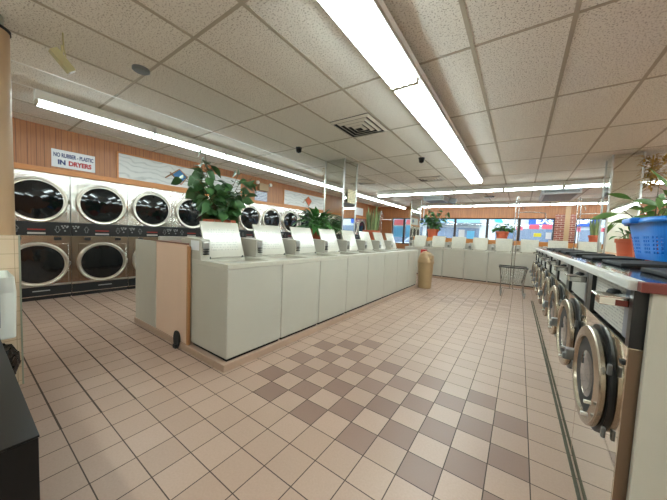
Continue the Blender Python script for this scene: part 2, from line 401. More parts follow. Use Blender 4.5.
# ------------------------------------------------------------------ fluorescent fixtures
def fixture(name, tubes, width, L=1.25):
    o = thing(name, 'x', 'ceiling light')
    mb = MB(); h = width/2
    mb.box(-h*.8, h*.8, 0, L, -.115, -.001)
    mb.box(-h-.022, h+.022, 0, L, -.119, -.115)  # wing plate added to shade the ceiling beside the tubes
    if tubes > 2: mb.box(h*.8, h+.035, 0, L, -.105, -.098); mb.box(h+.028, h+.035, 0, L, -.105, -.05)
    mb.build('housing', 'whitem', o)
    for y in (0, L-.026): B(-h, h, y, y+.026, -.160, -.119).build('end_cap', 'tbar', o)
    for k in range(tubes):
        x = 0 if tubes == 1 else -h+.03+(width-.06)*k/(tubes-1)
        t = MB(); t.tube([(x, .026, -.145), (x, L-.026, -.145)], .019 if tubes > 2 else .02, 8); t.build('tube', 'tube', o)
    return o
P4 = fixture('ceiling_light', 4, .25); P2 = fixture('ceiling_light', 2, .15)
first4 = [P4]; first2 = [P2]
def place(first, proto, loc, rz, label, group):
    o = first.pop() if first else dup(proto)
    o.location = loc; o.rotation_euler = (0, 0, rz); tag(o, label, 'ceiling light', group); return o
for k in range(3, 8):
    lab = 'bright four tube fluorescent fixture of the central row, %s from its far end' % ORD[7-k]
    place(first4, P4, (-.985, -2.55+1.25*k, CE), 0, lab, 'central four tube lights')
for k in range(10):
    place(first2, P2, (-4.80, .60+1.225*k, CE-.012), 0, 'narrow fluorescent fixture along the dryer wall, %s from the pole end' % ORD[k], 'lights along the dryer wall')
for k in range(7):  # row added out of view to brighten the near and left side
    place(first2, P2, (-6.6+1.25*k, -1.0, CE), -PI/2, 'added out-of-view narrow fluorescent fixture crossing behind the tiled half wall, %s from left' % ORD[k], 'added lights across the near end')
for k in range(8):  # unseen extra row put in to brighten the ceiling
    place(first4, P4, (3.1, -2.55+1.257*k, CE), 0, 'added out-of-view four tube fluorescent fixture over the aisle at right, %s from its far end' % ORD[7-k], 'added right aisle four tube lights')
for k in range(8):
    place(first2, P2, (-4.25+1.26*k, 8.72, CE-.012), -PI/2, 'narrow fluorescent fixture crossing above the far washers, %s from left' % ORD[k], 'lights across above the far washers')
for k in range(8):
    place(first2, P2, (-4.25+1.26*k, 12.45, CE-.012), -PI/2, 'narrow fluorescent fixture crossing near the shop windows, %s from left' % ORD[k], 'lights across by the windows')

# ------------------------------------------------------------------ stacked dryers
DW = .829
def make_dryer():
    o = thing('stacked_dryer', 'x', 'dryer')
    B(-.85, 0, .004, DW-.004, .06, 2.11).build('body', 'dsteel', o, .006)
    B(-.7, -.02, .01, DW-.01, 0, .06).build('plinth', 'blackm', o)
    k = B(0, .012, .006, DW-.006, .075, .225).build('kick_plate', 'blackm', o, .003)
    B(.012, .02, .36, .56, .15, .165).build('kick_handle', 'greyl', k)
    cb = B(0, .03, .002, DW-.002, 1.075, 1.305).build('control_band', 'black', o, .006)
    B(.03, .033, .32, .52, 1.165, 1.185).build('display_strip', 'red', cb)
    B(.03, .034, .32, .52, 1.10, 1.13).build('coin_plate', 'alu', cb)
    for s, y in ((1, .20), (-1, .66)):
        a = MB(); z = 1.185
        pts = [(y, z+s*.06), (y+.035, z), (y+.015, z), (y+.015, z-s*.05), (y-.015, z-s*.05), (y-.015, z), (y-.035, z)]
        for i in range(len(pts)):
            p, q = pts[i], pts[(i+1) % len(pts)]; a.tube([(.031, p[0], p[1]), (.031, q[0], q[1])], .0025, 4)
        a.build('arrow_mark', 'greyl', cb)
    for y0 in (.06, .75):
        a = MB()
        for dy, dz in ((-.035, .03), (0, .035), (.035, .03), (-.02, 0), (.025, .01), (0, -.05)):
            a.lathe([(.0, .045), (.012, .043), (.013, .03)], 8, (0, y0+dy, 1.21+dz), 'x')
        a.build('knob', 'greyl', cb)
    for zc in (1.655, .60):
        d = B(0, .016, .095, .795, zc-.335, zc+.345).build('door', 'dsteel' if zc > 1 else 'dsteel_reflect', o, .006)
        if zc < 1:
            pass
        rg = MB(); rg.lathe([(.366, .014), (.368, .035), (.358, .05), (.345, .053), (.332, .048), (.325, .03)], 56, (0, .43, zc), 'x'); rg.build('door_ring', 'ring', d)
        gl = MB(); gl.lathe([(.328, .028), (.25, .036), (.15, .042), (.06, .045), (0, .045)], 48, (0, .43, zc), 'x'); gl.build('door_glass', 'glassd', d)
        e = MB(); e.tube([(.018, .72, zc+.335), (.018, .79, zc+.335), (.018, .79, zc-.325)], .005, 6); e.build('door_edge', 'chrome', d)
        hd = MB(); hd.box(.016, .04, .795, .815, zc-.04, zc+.04); hd.box(.04, .05, .77, .815, zc-.03, zc+.03); hd.build('handle', 'chrome', d, .004)
    for y in (.17, .62):
        B(0, .012, y, y+.09, 1.0, 1.05).build('lint_latch', 'black', o, .004)
    B(0, .003, .004, DW-.004, .235, .262).build('lower_seam', 'alu', o)
    lw = B(0, .004, .004, DW-.004, .262, 1.07).build('lower_face', 'dsteel_reflect', o)
    return o
DP = make_dryer()
for k in range(15):
    o = DP if k == 0 else dup(DP)
    o.location = (-6.45, 1.20+DW*(k-2), 0)
    tag(o, 'stainless stacked dryer pair on the left wall, %s from the near end' % ORD[k], 'dryer', 'stacked dryers along the left wall')

# ------------------------------------------------------------------ top-load washers
def make_washer(w, opened, label='x'):
    o = thing('top_load_washer', label, 'washing machine')
    B(-.62, -.02, .02, w-.02, .068, .10).build('base', 'gap', o)
    B(-.65, 0, .004, w-.004, .095, .945).build('cabinet', 'cream', o, .012, 3)
    hy0, hy1 = .10, .10+.48*w/.69
    tp = MB(); tp.box(-.655, -.53, .002, w-.002, .945, .985); tp.box(-.10, .006, .002, w-.002, .945, .985); tp.box(-.53, -.10, .002, hy0, .945, .985); tp.box(-.53, -.10, hy1, w-.002, .945, .985)
    tp.build('top_panel', 'creamtop', o)
    tb = MB(); tb.lathe([(.17, .0), (.165, .004), (0, .004)], 28, (-.315, (hy0+hy1)/2, .9452)); tb.build('tub', 'drumsteel', o)
    # low console across the back, with coin box in front of it on the near side
    cs = MB(); z0, z1 = .983, 1.19
    xb, xf = (-.86, -.72) if opened else (-.65, -.56)
    cs.add([(xb, .004, z0), (xf, .004, z0), (xf-.04, .004, z1), (xb, .004, z1), (xb, w-.004, z0), (xf, w-.004, z0), (xf-.04, w-.004, z1), (xb, w-.004, z1)],
           [(0, 1, 2, 3), (7, 6, 5, 4), (0, 4, 5, 1), (1, 5, 6, 2), (2, 6, 7, 3), (3, 7, 4, 0)])
    cs.build('console', 'cream', o, .006)
    if opened:
        cb = MB(); cb.add([(-.80, .006, z0), (-.47, .006, z0), (-.47, .006, 1.195), (-.80, .006, 1.21), (-.80, .105, z0), (-.47, .105, z0), (-.47, .105, 1.195), (-.80, .105, 1.21)],
               [(0, 1, 2, 3), (7, 6, 5, 4), (0, 4, 5, 1), (1, 5, 6, 2), (2, 6, 7, 3), (3, 7, 4, 0)])
        cb = cb.build('coin_box', 'cream', o, .006)
        B(-.472, -.455, .02, .092, 1.10, 1.17).build('price_plate', 'alu', cb, .003)
        sl = MB()
        for z in (1.04, 1.065, 1.09): sl.box(-.472, -.445, .03, .082, z, z+.012)
        sl.build('coin_slot', 'black', cb)
    ly0, ly1 = .112, .112+.47*w/.69
    if opened:
        a = math.radians(21); T = Matrix.Translation((-.535, 0, .988)) @ Matrix.Rotation(-a, 4, 'Y')
        l = MB(); l.box(-.022, 0, ly0, ly1, .004, .43, 0, T); ld = l.build('lid', 'lid', o, .008, 3)
        s = MB(); q = ly1-ly0; s.box(.0005, .002, .07, q-.07, .09, .34)
        s = s.build('instruction_sheet', 'print', ld); s.matrix_local = T @ Matrix.Translation((0, ly0, 0))
        for y in (ly0+.02, ly1-.04): B(-.03, .006, y, y+.02, -.004, .02, 0, T).build('hinge', 'black', ld)
    else:
        ld = B(-.55, -.05, ly0, ly1, .988, 1.008).build('lid', 'lid', o, .008, 3)
    return o
WA = make_washer(.69, True)
for k in range(8):
    o = WA if k == 0 else dup(WA)
    o.location = (-2.158, 1.43+.69*k, 0)
    tag(o, 'cream top-load washer with raised lid facing the tiled aisle, %s from the pink end panel' % ORD[k], 'washing machine', 'washers on the aisle side of the island')
B(-.66, -.50, .003, .0055, 1.08, 1.18).build('sticker', 'signw', WA)
WB = make_washer(.69, False)
for k in range(8):
    o = WB if k == 0 else dup(WB)
    o.location = (-4.19, 1.43+.69*(k+1), 0); o.rotation_euler = (0, 0, PI)
    tag(o, 'cream top-load washer with shut lid facing the dryers, %s from the pink end panel' % ORD[k], 'washing machine', 'washers on the dryer side of the island')
WC = make_washer(.64, True)
for k in range(8):
    o = WC if k == 0 else dup(WC)
    o.location = (-3.30+.64*k, 9.1, 0); o.rotation_euler = (0, 0, -PI/2)
    # rotated by -90 deg: local +y runs to +x, front faces -y
    tag(o, 'cream top-load washer with raised lid in the row before the shop windows, %s from left' % ORD[k], 'washing machine', 'washers in the far row')

# island plinth, console, end panels
p = MB(); p.box(-4.21, -2.13, 1.39, 7.0, 0, .068); structure(p, 'trim_9', 'tileplinth', .006)
t = thing('utility_console', 'long brown topped console inside the washer island with pink end panel', 'console', (0, 0, 0))
B(-3.525, -3.024, 1.44, 6.97, .068, 1.12).build('carcass', 'cream', t)
B(-3.555, -2.83, 1.40, 1.425, .075, 1.13).build('end_panel', 'pink', t, .002)
B(-2.83, -2.795, 1.398, 1.425, .068, 1.115).build('edge_strip', 'tanwood', t, .002)
c = MB(); c.box(-3.53, -3.022, 1.425, 6.98, 1.12, 1.145); c.box(-3.57, -2.84, 1.395, 1.428, 1.130, 1.145); c.build('counter_top', 'brown', t)
# white side panel closing the dryer-side washers
tag(B(-4.185, -3.565, 1.40, 1.424, .07, 1.128).build('side_panel', 'cream', None, .003), 'plain off-white side panel left of the pink end panel', 'panel')
d = MB(); T = Matrix.Rotation(0, 4, 'X'); d.lathe([(.0, -.03), (.05, -.028), (.058, -.01), (.058, .0)], 20, (-2.99, 1.368, .09), 'z', 0, 1, 1, None, Matrix.Rotation(PI/2, 4, 'X') @ Matrix.Scale(1.7, 4, (0, 1, 0)))
d.box(-3.02, -2.96, 1.35, 1.385, 0.0, .04)
tag(d.build('door_stop', 'rubber'), 'dark oval rubber stop on the floor against the pink end panel', 'door stop')

# far row backing counter
p = MB(); p.box(-3.3, 1.82, 9.12, 9.8, 0, .068); structure(p, 'trim_10', 'tileplinth', .006)
t = thing('planter_counter', 'wood topped counter behind the far row of washers holding potted plants', 'counter', (0, 0, 0))
B(-3.3, 2.1, 9.97, 10.5, 0, 1.3).build('carcass', 'trimwood', t); B(-3.32, 2.12, 9.965, 10.52, 1.3, 1.335).build('counter_top', 'trimwood', t, .004)

# ------------------------------------------------------------------ front-load washers
FWD = .75
def make_front_loader():
    o = thing('front_load_washer', 'x', 'washing machine')
    B(.004, .72, .003, FWD-.003, .02, .935).build('cabinet', 'fsteel', o, .004)
    B(.006, .70, .0005, .003, .02, .93).build('side_reflection', 'sidereflect', o)  # thin sheet whose brown stands in for dark floor reflections in steel
    bk = MB(); bk.box(.05, .72, .003, FWD-.003, .935, 1.15); bk.box(.004, .06, FWD-.10, FWD-.003, .935, 1.15); bk.box(.004, .06, .003, .04, .935, 1.15)
    bk = bk.build('control_housing', 'black', o)
    B(.02, .055, .14, FWD-.11, .945, 1.145).build('control_plate', 'panelgrey', bk, .002)
    B(.016, .055, .045, .14, .945, 1.145).build('coin_plate', 'bluegrey', bk, .003)
    dr = MB(); dr.box(-.075, .02, .055, .13, 1.075, 1.108); dr.box(-.088, .01, .045, .14, 1.108, 1.115)
    dr = dr.build('coin_slide', 'chrome', o, .003)
    kb = MB(); kb.lathe([(.024, 0), (.024, .012), (.017, .024), (.0, .028)], 16, (-.005, .20, 1.10)); kb.box(-.005, .03, .185, .215, 1.085, 1.11); kb.build('knob', 'blackm', o)
    e = MB(); e.box(-.012, .03, .0, FWD, 1.15, 1.186)
    for k in range(6): e.box(-.015, -.012, 0, FWD, 1.154+.005*k, 1.157+.005*k)
    e.build('edge_trim', 'trimgrey', o, .002)
    B(.03, .72, .0, FWD, 1.15, 1.182).build('top', 'darktop', o)
    fl = MB(); T = Matrix.Translation((.17, 0, 1.184)) @ Matrix.Rotation(-.05, 4, 'Y')
    fl.box(0, .30, .16, .60, 0, .022, 0, T); fl.build('soap_hatch', 'blackm', o, .006)
    # door assembly
    c = MB(); c.lathe([(.25, .0), (.248, -.010), (.22, -.012), (0, -.002)], 48, (.004, .36, .675), 'x'); c.build('door_collar', 'drum', o)
    a = math.radians(2.5)
    T = Matrix.Translation((-.014, .36-.24, .675)) @ Matrix.Rotation(a, 4, 'Z') @ Matrix.Translation((0, .24, 0))
    d = MB(); d.lathe([(.226, .012), (.234, .0), (.234, -.014), (.229, -.02), (.224, -.02), (.184, -.026), (.178, -.022), (.172, .0)], 56, (0, 0, 0), 'x', 0, 1, 1, None, T)
    d = d.build('door', 'fring', o)
    g = MB(); g.lathe([(.175, -.012), (.165, -.004), (.155, -.006)], 48, (0, 0, 0), 'x', 0, 1, 1, None, T); g.build('gasket', 'rubber', d)
    g = MB(); g.lathe([(.16, -.003), (.148, .002), (.13, .0), (.124, -.010), (.08, -.016), (0, -.018)], 48, (0, 0, 0), 'x', 0, 1, 1, None, T); g.build('door_glass', 'glassd', d)
    la = MB(); la.box(-.05, .012, .235, .285, -.025, .03, 0, T); la.box(-.062, -.01, .245, .272, -.035, .0, 0, T); la.build('latch', 'metgrey', d, .005)
    
    for z in (.10, -.17): B(-.004, .010, -.25, -.232, z, z+.045, 0, T).build('hinge', 'metgrey', d, .004)
    for y, z in ((-.19, -.06), (-.16, -.13)): B(-.054, -.03, y-.006, y+.006, z-.006, z+.006, 0, T).build('bolt', 'alu', d)
    B(-.004, .004, .02, .05, .86, .875).build('bolt', 'blackm', o)
    return o
FL = make_front_loader()
slide = [q for q in FL.children if q.name.startswith('coin_slide')][0]
RF = .0085
for k in range(8):
    o = FL if k == 0 else dup(FL)
    y = 1.43+FWD*k
    o.location = (.352-RF*FWD*k, y, 0); o.rotation_euler = (0, 0, RF)
    tag(o, 'stainless front-load washer with round door and black soap hatch, %s from the white end panel' % ORD[k], 'washing machine', 'front-load washers along the right of the aisle')
B(-.03, .004, .052, .0555, 1.078, 1.100).build('red_stripe', 'redbrown', slide)
w = MB(); w.box(.328, .344, 1.43, 7.4, 0, .008, 0, Matrix.Translation((.02, 0, 0)) @ Matrix.Rotation(RF, 4, 'Z')); structure(w, 'trim_11', 'grout')
t = thing('end_panel', 'tall white panel closing the near end of the front-load washer row', 'panel', (0, 0, 0))
B(.392, 1.72, 1.40, 1.427, 0, 1.15).build('panel', 'cream', t, .003)
B(.36, 1.74, 1.385, 1.428, 1.15, 1.186).build('edge_strip', 'redbrown', t, .003)
t = thing('planter_console', 'wood topped console behind the front-load washers carrying planters', 'console', (0, 0, 0))
B(1.10, 1.66, 1.44, 7.4, 0, 1.13).build('carcass', 'cream', t); B(1.08, 1.68, 1.44, 7.42, 1.13, 1.165).build('counter_top', 'trimwood', t, .004)

# ------------------------------------------------------------------ mirrored pillars
def pillar(name, x0, x1, y0, y1, label, z0=0):
    o = thing(name, label, 'pillar'); o['kind'] = 'structure'
    B(x0+.01, x1-.01, y0+.01, y1-.01, z0, CE).build('core', 'whitewall', o)
    m = MB(); m.box(x0, x0+.008, y0, y1, z0, CE-.002); m.box(x1-.008, x1, y0, y1, z0, CE-.002); m.box(x0, x1, y0, y0+.008, z0, CE-.002); m.box(x0, x1, y1-.008, y1, z0, CE-.002)
    m.build('mirror_sheet', 'mirror', o)
    e = MB()
    for x in (x0, x1):
        for y in (y0, y1): e.box(x-.012, x+.012, y-.012, y+.012, z0, CE-.001)
    e.build('corner_trim', 'alu', o)
    return o
pillar('mirrored_pillar', -3.53, -3.05, 4.65, 5.16, 'mirror clad square pillar rising from the washer island', 1.146)
pillar('mirrored_pillar', 1.2, 1.56, 6.5, 6.95, 'mirror clad square pillar rising behind the front-load washers', 1.166)
pillar('mirrored_pillar', -3.80, -3.40, 11.0, 11.4, 'mirror clad square pillar at the far left near the shop windows')

# ------------------------------------------------------------------ plants
def pot(parent, r0, r1, h, m='terr', sx=1, sy=1):
    p = MB(); p.lathe([(r0, 0), (r1*.93, h*.78), (r1*1.0, h*.78), (r1*1.04, h*.8), (r1*1.04, h), (r1*.93, h), (r1*.9, h*.85)], 28, (0, 0, 0), 'z', 0, sx, sy); p.build('pot', m, parent)
    s = MB(); s.lathe([(r1*.92, h*.86), (0, h*.9)], 20, (0, 0, 0), 'z', 0, sx, sy); s.build('soil', 'soil', parent)
OV = (.08, .5, .85, 1, .95, .72, .38, .03)
def leafy(label, loc, stems, leafn, L, w, ph, pr, lm='leafd', droop=.5, spread=1.0, group='potted plants'):
    o = thing('potted_plant', label, 'plant', loc, 0, group); pot(o, pr*.75, pr, ph)
    st = MB(); lf = MB()
    for (dx, dy, h) in stems:
        n = 7; pts = []
        for i in range(n):
            t = i/(n-1); pts.append(Vector((dx*t**1.3+random.uniform(-.01, .01), dy*t**1.3+random.uniform(-.01, .01), ph*.8+(h-ph*.8)*t)))
        st.tube(pts, [.009-.006*i/(n-1) for i in range(n)], 5)
        for j in range(leafn):
            t = .25+.75*(j+random.random())/leafn; i = min(int(t*(n-1)), n-2); q = pts[i].lerp(pts[i+1], t*(n-1)-i)
            a = random.uniform(0, 2*PI); el = random.uniform(-.7, .6)
            d = Vector((math.cos(a)*math.cos(el), math.sin(a)*math.cos(el), math.sin(el)))
            b = q+d*.07*spread; st.tube([q, b], .003, 4)
            lf.leaf(b, d, L*random.uniform(.75, 1.2), w*random.uniform(.8, 1.15), droop, OV, .12, 0, random.uniform(-1.5, 1.5))
    st.build('stem', 'stem', o); lf.build('foliage', lm, o); return o
leafy('big bushy plant with dark oval leaves in a red pot behind the nearest washer lid', (-3.25, 2.02, 1.145),
      [(.0, -.22, 1.12), (.05, -.30, .92), (-.1, -.16, .95), (.12, -.36, .74), (.0, -.46, .78), (.06, .24, .92), (-.08, .36, .82), (.1, .44, .90), (.14, .34, .66), (.0, .05, .66), (.18, .02, .52), (-.12, .2, .7), (.15, -.2, .55)],
      14, .175, .115, .28, .20, 'leafd', .55)
def arching(label, loc, n, L, w, ph, pr, lm='leafm', el=(.3, 1.3), droop=1.1, shape=(.1, .5, .8, 1, .95, .7, .35, .02), group='potted plants'):
    o = thing('potted_plant', label, 'plant', loc, 0, group); pot(o, pr*.75, pr, ph); lf = MB(); st = MB()
    for i in range(n):
        a = random.uniform(0, 2*PI); e = random.uniform(*el); rr = random.uniform(0, pr*.5)
        d = Vector((math.cos(a)*math.cos(e), math.sin(a)*math.cos(e), math.sin(e)))
        b = Vector((rr*math.cos(a), rr*math.sin(a), ph*.85)); k = L*random.uniform(.45, .8)
        q = b+d*k*.75+Vector((0, 0, .02)); st.tube([b, b.lerp(q, .5)+Vector((0, 0, .03)), q], .004, 4)
        lf.leaf(q, d+Vector((0, 0, -.1)), L*random.uniform(.45, .75), w*random.uniform(.7, 1.15), droop, shape, .15, 0, random.uniform(-.4, .4))
    st.build('stem', 'leafm', o); lf.build('foliage', lm, o); return o
arching('dense arching green plant in a terracotta pot in front of the island pillar', (-3.22, 4.05, 1.145), 130, .46, .075, .24, .14, 'leafm', (.15, 1.35))
def snake(label, loc, n, h, ph, pr, sx=1, sy=1, lm='leafs', w=.055, group='potted plants', lean=.18):
    o = thing('snake_plant', label, 'plant', loc, 0, group); pot(o, pr*.8, pr, ph, 'terr', sx, sy); lf = MB()
    for i in range(n):
        a = random.uniform(0, 2*PI); rr = random.uniform(.1, .75)*pr
        lf.leaf((rr*math.cos(a)*sx, rr*math.sin(a)*sy, ph*.8), (math.cos(a)*lean*random.random(), math.sin(a)*lean*random.random(), 1), h*random.uniform(.6, 1), w*random.uniform(.8, 1.2), .0, (.7, .9, 1, 1, .95, .8, .5, .02), .2, 0, random.uniform(-1.5, 1.5))
    lf.build('foliage', lm, o); return o
snake('tall striped snake plant in a wide terracotta bowl beyond the island pillar', (-3.27, 6.42, 1.145), 26, .78, .30, .22, 1, 1)
leafy('loose small leaved plant in a terracotta pot on the far counter near the trash bin', (-2.68, 10.25, 1.335),
      [(-.25, 0, 1.1), (.1, .05, 1.0), (.42, 0, .9), (-.45, .1, .75), (.0, -.1, .7), (.3, -.1, .6), (-.15, -.1, .9)], 20, .18, .10, .30, .20, 'leafd', .5)
leafy('small rounded green plant in a terracotta pot on the far counter', (-.5, 10.25, 1.335), [(-.1, 0, .52), (.1, 0, .5), (.2, .05, .42), (-.22, .05, .42), (0, -.1, .45)], 14, .15, .085, .28, .18, 'leafm', .5)
snake('short snake plant in a terracotta planter on the far counter, right of the brick pier', (1.70, 10.25, 1.335), 24, .62, .24, .15, 1, 1, 'leafs', .06)
t = leafy('leggy plant with long green leaves in a square terracotta planter behind the blue basket', (1.22, 4.55, 1.166), [(-.16, -.04, .70), (.0, .02, .86), (.12, .05, .72), (-.24, .0, .56), (.02, -.1, .62), (.2, .1, .6)], 6, .22, .075, .30, .17, 'leafb', .35, 1.0)
tag(arching('terracotta pot of low foliage left of the square planter', (1.16, 5.05, 1.166), 12, .22, .05, .24, .13, 'leafm'), None)
snake('potted plant with long strap leaves reaching in at the right edge', (1.5, 3.75, 1.166), 14, .95, .25, .16, 1, 1, 'leafb', .06, 'potted plants', 1.1)

def bouquet(label, loc, h, w, n=110):
    o = MB()
    for i in range(n):
        z = random.uniform(0, h); a = random.uniform(0, 2*PI); q = w*random.uniform(.05, .75)
        d = Vector((math.cos(a)+random.uniform(-.6, .6), math.sin(a)+random.uniform(-.6, .6), random.uniform(-.6, .8)))
        o.leaf((math.cos(a)*q, math.sin(a)*q, z-h), d, w*random.uniform(.25, .5), .032, .3, (.4, .8, 1, .8, .5, .1), .1)
    o.tube([(0, 0, 0), (0, 0, -h)], .012, 6)
    ob = o.build('dried_bouquet', 'dried', None, 0, 2, loc); tag(ob, label, 'dried flowers', 'dried bouquets on pillars'); return ob
bouquet('yellow dried bouquet hanging on the right pillar behind the basket', (1.67, 6.55, 2.80), .52, .22, 420)
bouquet('brown dried bouquet hanging on the left side of the island pillar', (-3.60, 4.72, 2.74), .62, .10)
bouquet('yellow dried bouquet hanging on the far left pillar', (-3.88, 11.1, 2.75), .6, .12)

# ------------------------------------------------------------------ signs and boards on the left wall
def sign(name, y0, y1, z0, z1, mats, label, cat, x=XL, th=.012):
    return tag(B(x, x+th, y0, y1, z0, z1).build(name, mats, None, .002), label, cat)
RY = (PI/2, 0, PI/2)
s = thing('warning_sign', 'white rectangular sign in navy and red letters above the second dryer', 'sign', (XL, 1.25, 2.37))
B(0, .012, -.275, .275, -.145, .145).build('board', 'signw', s, .002)
text('NO RUBBER - PLASTIC', .092, 'navy', 'lettering', s, (.014, 0, .055), RY, .002, .55, .003)
text('IN', .105, 'navy', 'lettering', s, (.014, -.155, -.062), RY, .002, .9, .005)
text('DRYERS', .105, 'signred', 'lettering', s, (.014, .075, -.062), RY, .002, .8, .005)
def wave_board(y0, y1, label):
    o = thing('wave_board', label, 'wall board', (0, 0, 0))
    B(XL, XL+.012, y0, y1, 2.215, 2.675).build('board', 'board', o)
    f_ = MB(); t = .03
    f_.box(XL, XL+.025, y0-t, y0, 2.19, 2.70); f_.box(XL, XL+.025, y1, y1+t, 2.19, 2.70); f_.box(XL, XL+.025, y0, y1, 2.675, 2.70); f_.box(XL, XL+.025, y0, y1, 2.19, 2.215)
    f_.build('frame', 'trimwood', o); return o
wave_board(1.87, 4.6, 'long white wave patterned board framed above the third to sixth dryers')
wave_board(6.25, 9.4, 'long white wave patterned board above the dryers behind the island pillar')
def fish(y, z, m, label, s=.15):
    o = thing('wall_fish', label, 'wall decoration', (XL+.014, y, z))
    d = MB(); vs = [(0, -s, 0), (0, 0, s), (0, s*1.15, .02), (0, .02, -s)]
    d.add(vs+[(.015, b, c_) for _, b, c_ in vs], [(0, 1, 2, 3), (7, 6, 5, 4), (0, 4, 5, 1), (1, 5, 6, 2), (2, 6, 7, 3), (3, 7, 4, 0)]); d.build('body', m, o)
    e = MB()
    for a_, b_ in (((-s*1.9, -s*.55), (.0, s*1.05)), ((-s*1.3, s*.35), (.04, -s*1.15)), ((.0, s*1.05), (s*1.2, .02)), ((.04, -s*1.15), (s*1.2, .02))):
        e.tube([(.012, a_[0], a_[1]), (.012, b_[0], b_[1])], .012, 5)
    e.build('edge', 'tanwood', o)
fish(2.98, 2.45, 'dblue', 'blue diamond shaped fish decoration on the nearer wave board')
fish(7.45, 2.45, 'orange', 'orange diamond shaped fish decoration on the farther wave board')
tag(B(XL, XL+.006, -.23, .23, -.15, .15).build('paper_notice', 'paper', None, 0, 2, (0, 5.32, 2.32)), 'white notice of blue printed lines on the panelling between the wave boards', 'notice')
s = thing('emergency_light', 'cream emergency light box with two lamp heads above the blue printed notice', 'emergency light', (XL, 5.36, 2.58))
B(0, .09, -.17, .17, -.09, .12).build('box', 'tan', s, .01)
for k in (-1, 1):
    l = MB(); l.lathe([(.02, -.03), (.05, .0), (.05, .05), (.0, .055)], 16, (.06, k*.24, .12), 'x'); l.build('lamp_head', 'whitem', s)
for i, (y0, y1, z0, z1, lb) in enumerate(((9.75, 10.25, 2.22, 2.65, 'small framed white sheet on the panelling left of the second small sheet'), (10.9, 11.6, 2.25, 2.6, 'second small framed white sheet on the far panelling'))):
    sign('framed_sheet', y0, y1, z0, z1, 'signw', lb, 'picture')
tag(B(0, .004, -.16, .16, -.14, .14).build('paper_notice', 'ynotice', None, 0, 2, (-3.036, 4.95, 2.12)), 'yellow notice on the mirrored island pillar', 'notice')
for nm, z0, z1 in (('a', 2.22, 2.30),):
    pass

# ------------------------------------------------------------------ ceiling fittings
def diffuser(x0, x1, y0, y1, label):
    o = thing('ceiling_vent', label, 'vent', ((x0+x1)/2, (y0+y1)/2, CE), 0, 'square ceiling vents')
    a, b = (x1-x0)/2, (y1-y0)/2
    B(-a, a, -b, b, -.006, -.001).build('backing', 'ventd', o)
    for k in range(4):
        s = 1-.24*k; q = MB(); t = .035
        A, Bb = a*s, b*s; z = -.012-.006*k
        q.add([(-A, -Bb, z), (A, -Bb, z), (A, Bb, z), (-A, Bb, z), (-A+t, -Bb+t, z-.02), (A-t, -Bb+t, z-.02), (A-t, Bb-t, z-.02), (-A+t, Bb-t, z-.02)],
              [(0, 1, 5, 4), (1, 2, 6, 5), (2, 3, 7, 6), (3, 0, 4, 7)])
        q.build('louvre', 'vent', o, 0, 2, None, .004)
    return o
diffuser(-2.29, -1.69, 3.06, 3.70, 'square concentric ceiling vent left of the central lights')
diffuser(-2.34, -1.74, 6.98, 7.46, 'farther ceiling vent just before the far crossing lights')
diffuser(-4.13, -3.6, 6.6, 7.2, 'ceiling vent beyond the island pillar')
def dome(x, y, label):
    o = thing('dome_camera', label, 'security camera', (x, y, CE), 0, 'dome cameras')
    q = MB(); q.lathe([(.06, 0), (.06, -.02), (.05, -.03)], 20); q.build('mount', 'black', o)
    q = MB(); q.lathe([(.05, -.03), (.052, -.06), (.04, -.085), (.02, -.097), (0, -.1)], 20); q.build('dome', 'blackgloss', o)
dome(-3.45, 3.70, 'black dome camera on the ceiling above the island washers')
dome(-1.69, 5.30, 'black dome camera on the ceiling beside the central lights')
q = MB(); q.lathe([(.075, 0), (.075, -.02), (.06, -.03), (0, -.032)], 24)
tag(q.build('smoke_detector', 'metgrey', None, 0, 2, (-3.2, 1.12, CE)), 'round grey disc fixed to the ceiling near the grid crossing', 'smoke detector')
o = thing('security_camera', 'boxy cream security camera hanging tilted from the ceiling near the pole', 'security camera', (-3.42, .60, CE))
q = MB(); q.tube([(0, 0, 0), (0, 0, -.05), (0, -.01, -.10)], .01, 6); q.build('bracket', 'camcream', o)
T = Matrix.Translation((0, 0, -.13)) @ Matrix.Rotation(math.radians(-48), 4, 'X')
B(-.035, .035, -.09, .09, -.032, .032, 0, T).build('housing', 'camcream', o, .006)
B(-.025, .025, .09, .096, -.022, .022, 0, T).build('lens_face', 'signw', o)
q = MB(); q.tube([(.23, -.035, 0), (.15, -.02, -.02), (.06, .0, -.05), (.02, .02, -.09), (.03, -.03, -.12)], .006, 5); q.build('cable', 'camcream', o)
def ac(x0, x1, y0, y1, d, label):
    o = thing('ceiling_air_conditioner', label, 'air conditioner', ((x0+x1)/2, (y0+y1)/2, CE)); a, b = (x1-x0)/2, (y1-y0)/2
    B(-a, a, -b, b, -d, -.001).build('cabinet', 'acw', o, .01)
    g_ = MB(); g_.box(-a+.06, a-.06, -b-.004, -b, -d+.05, -.04); g_.box(-a+.08, a-.08, -b+.08, b-.08, -d-.004, -d); gr = g_.build('grille', 'ac', o)
    s = MB()
    for k in range(7): s.box(-a+.08, a-.08, -b-.012, -b-.004, -d+.06+k*(d-.12)/7, -d+.07+k*(d-.12)/7)
    s.build('slat', 'acw', gr)
ac(.42, 1.3, 9.95, 11.7, .14, 'large grey ceiling air conditioner right of the far pole')
ac(-3.1, -2.35, 10.2, 11.1, .16, 'smaller grey ceiling air conditioner above the far left plant')
q = MB(); q.box(-.15, .15, -.06, .06, -.04, 0); tag(q.build('spot_lamp', 'black', None, .004, 2, (-1.0, 10.9, CE)), 'small black lamp on the ceiling between the two crossing light rows', 'lamp')
o = thing('ceiling_fan_heater', 'small dark square fan unit beside the smaller air conditioner', 'fan', (-2.1, 10.6, CE))
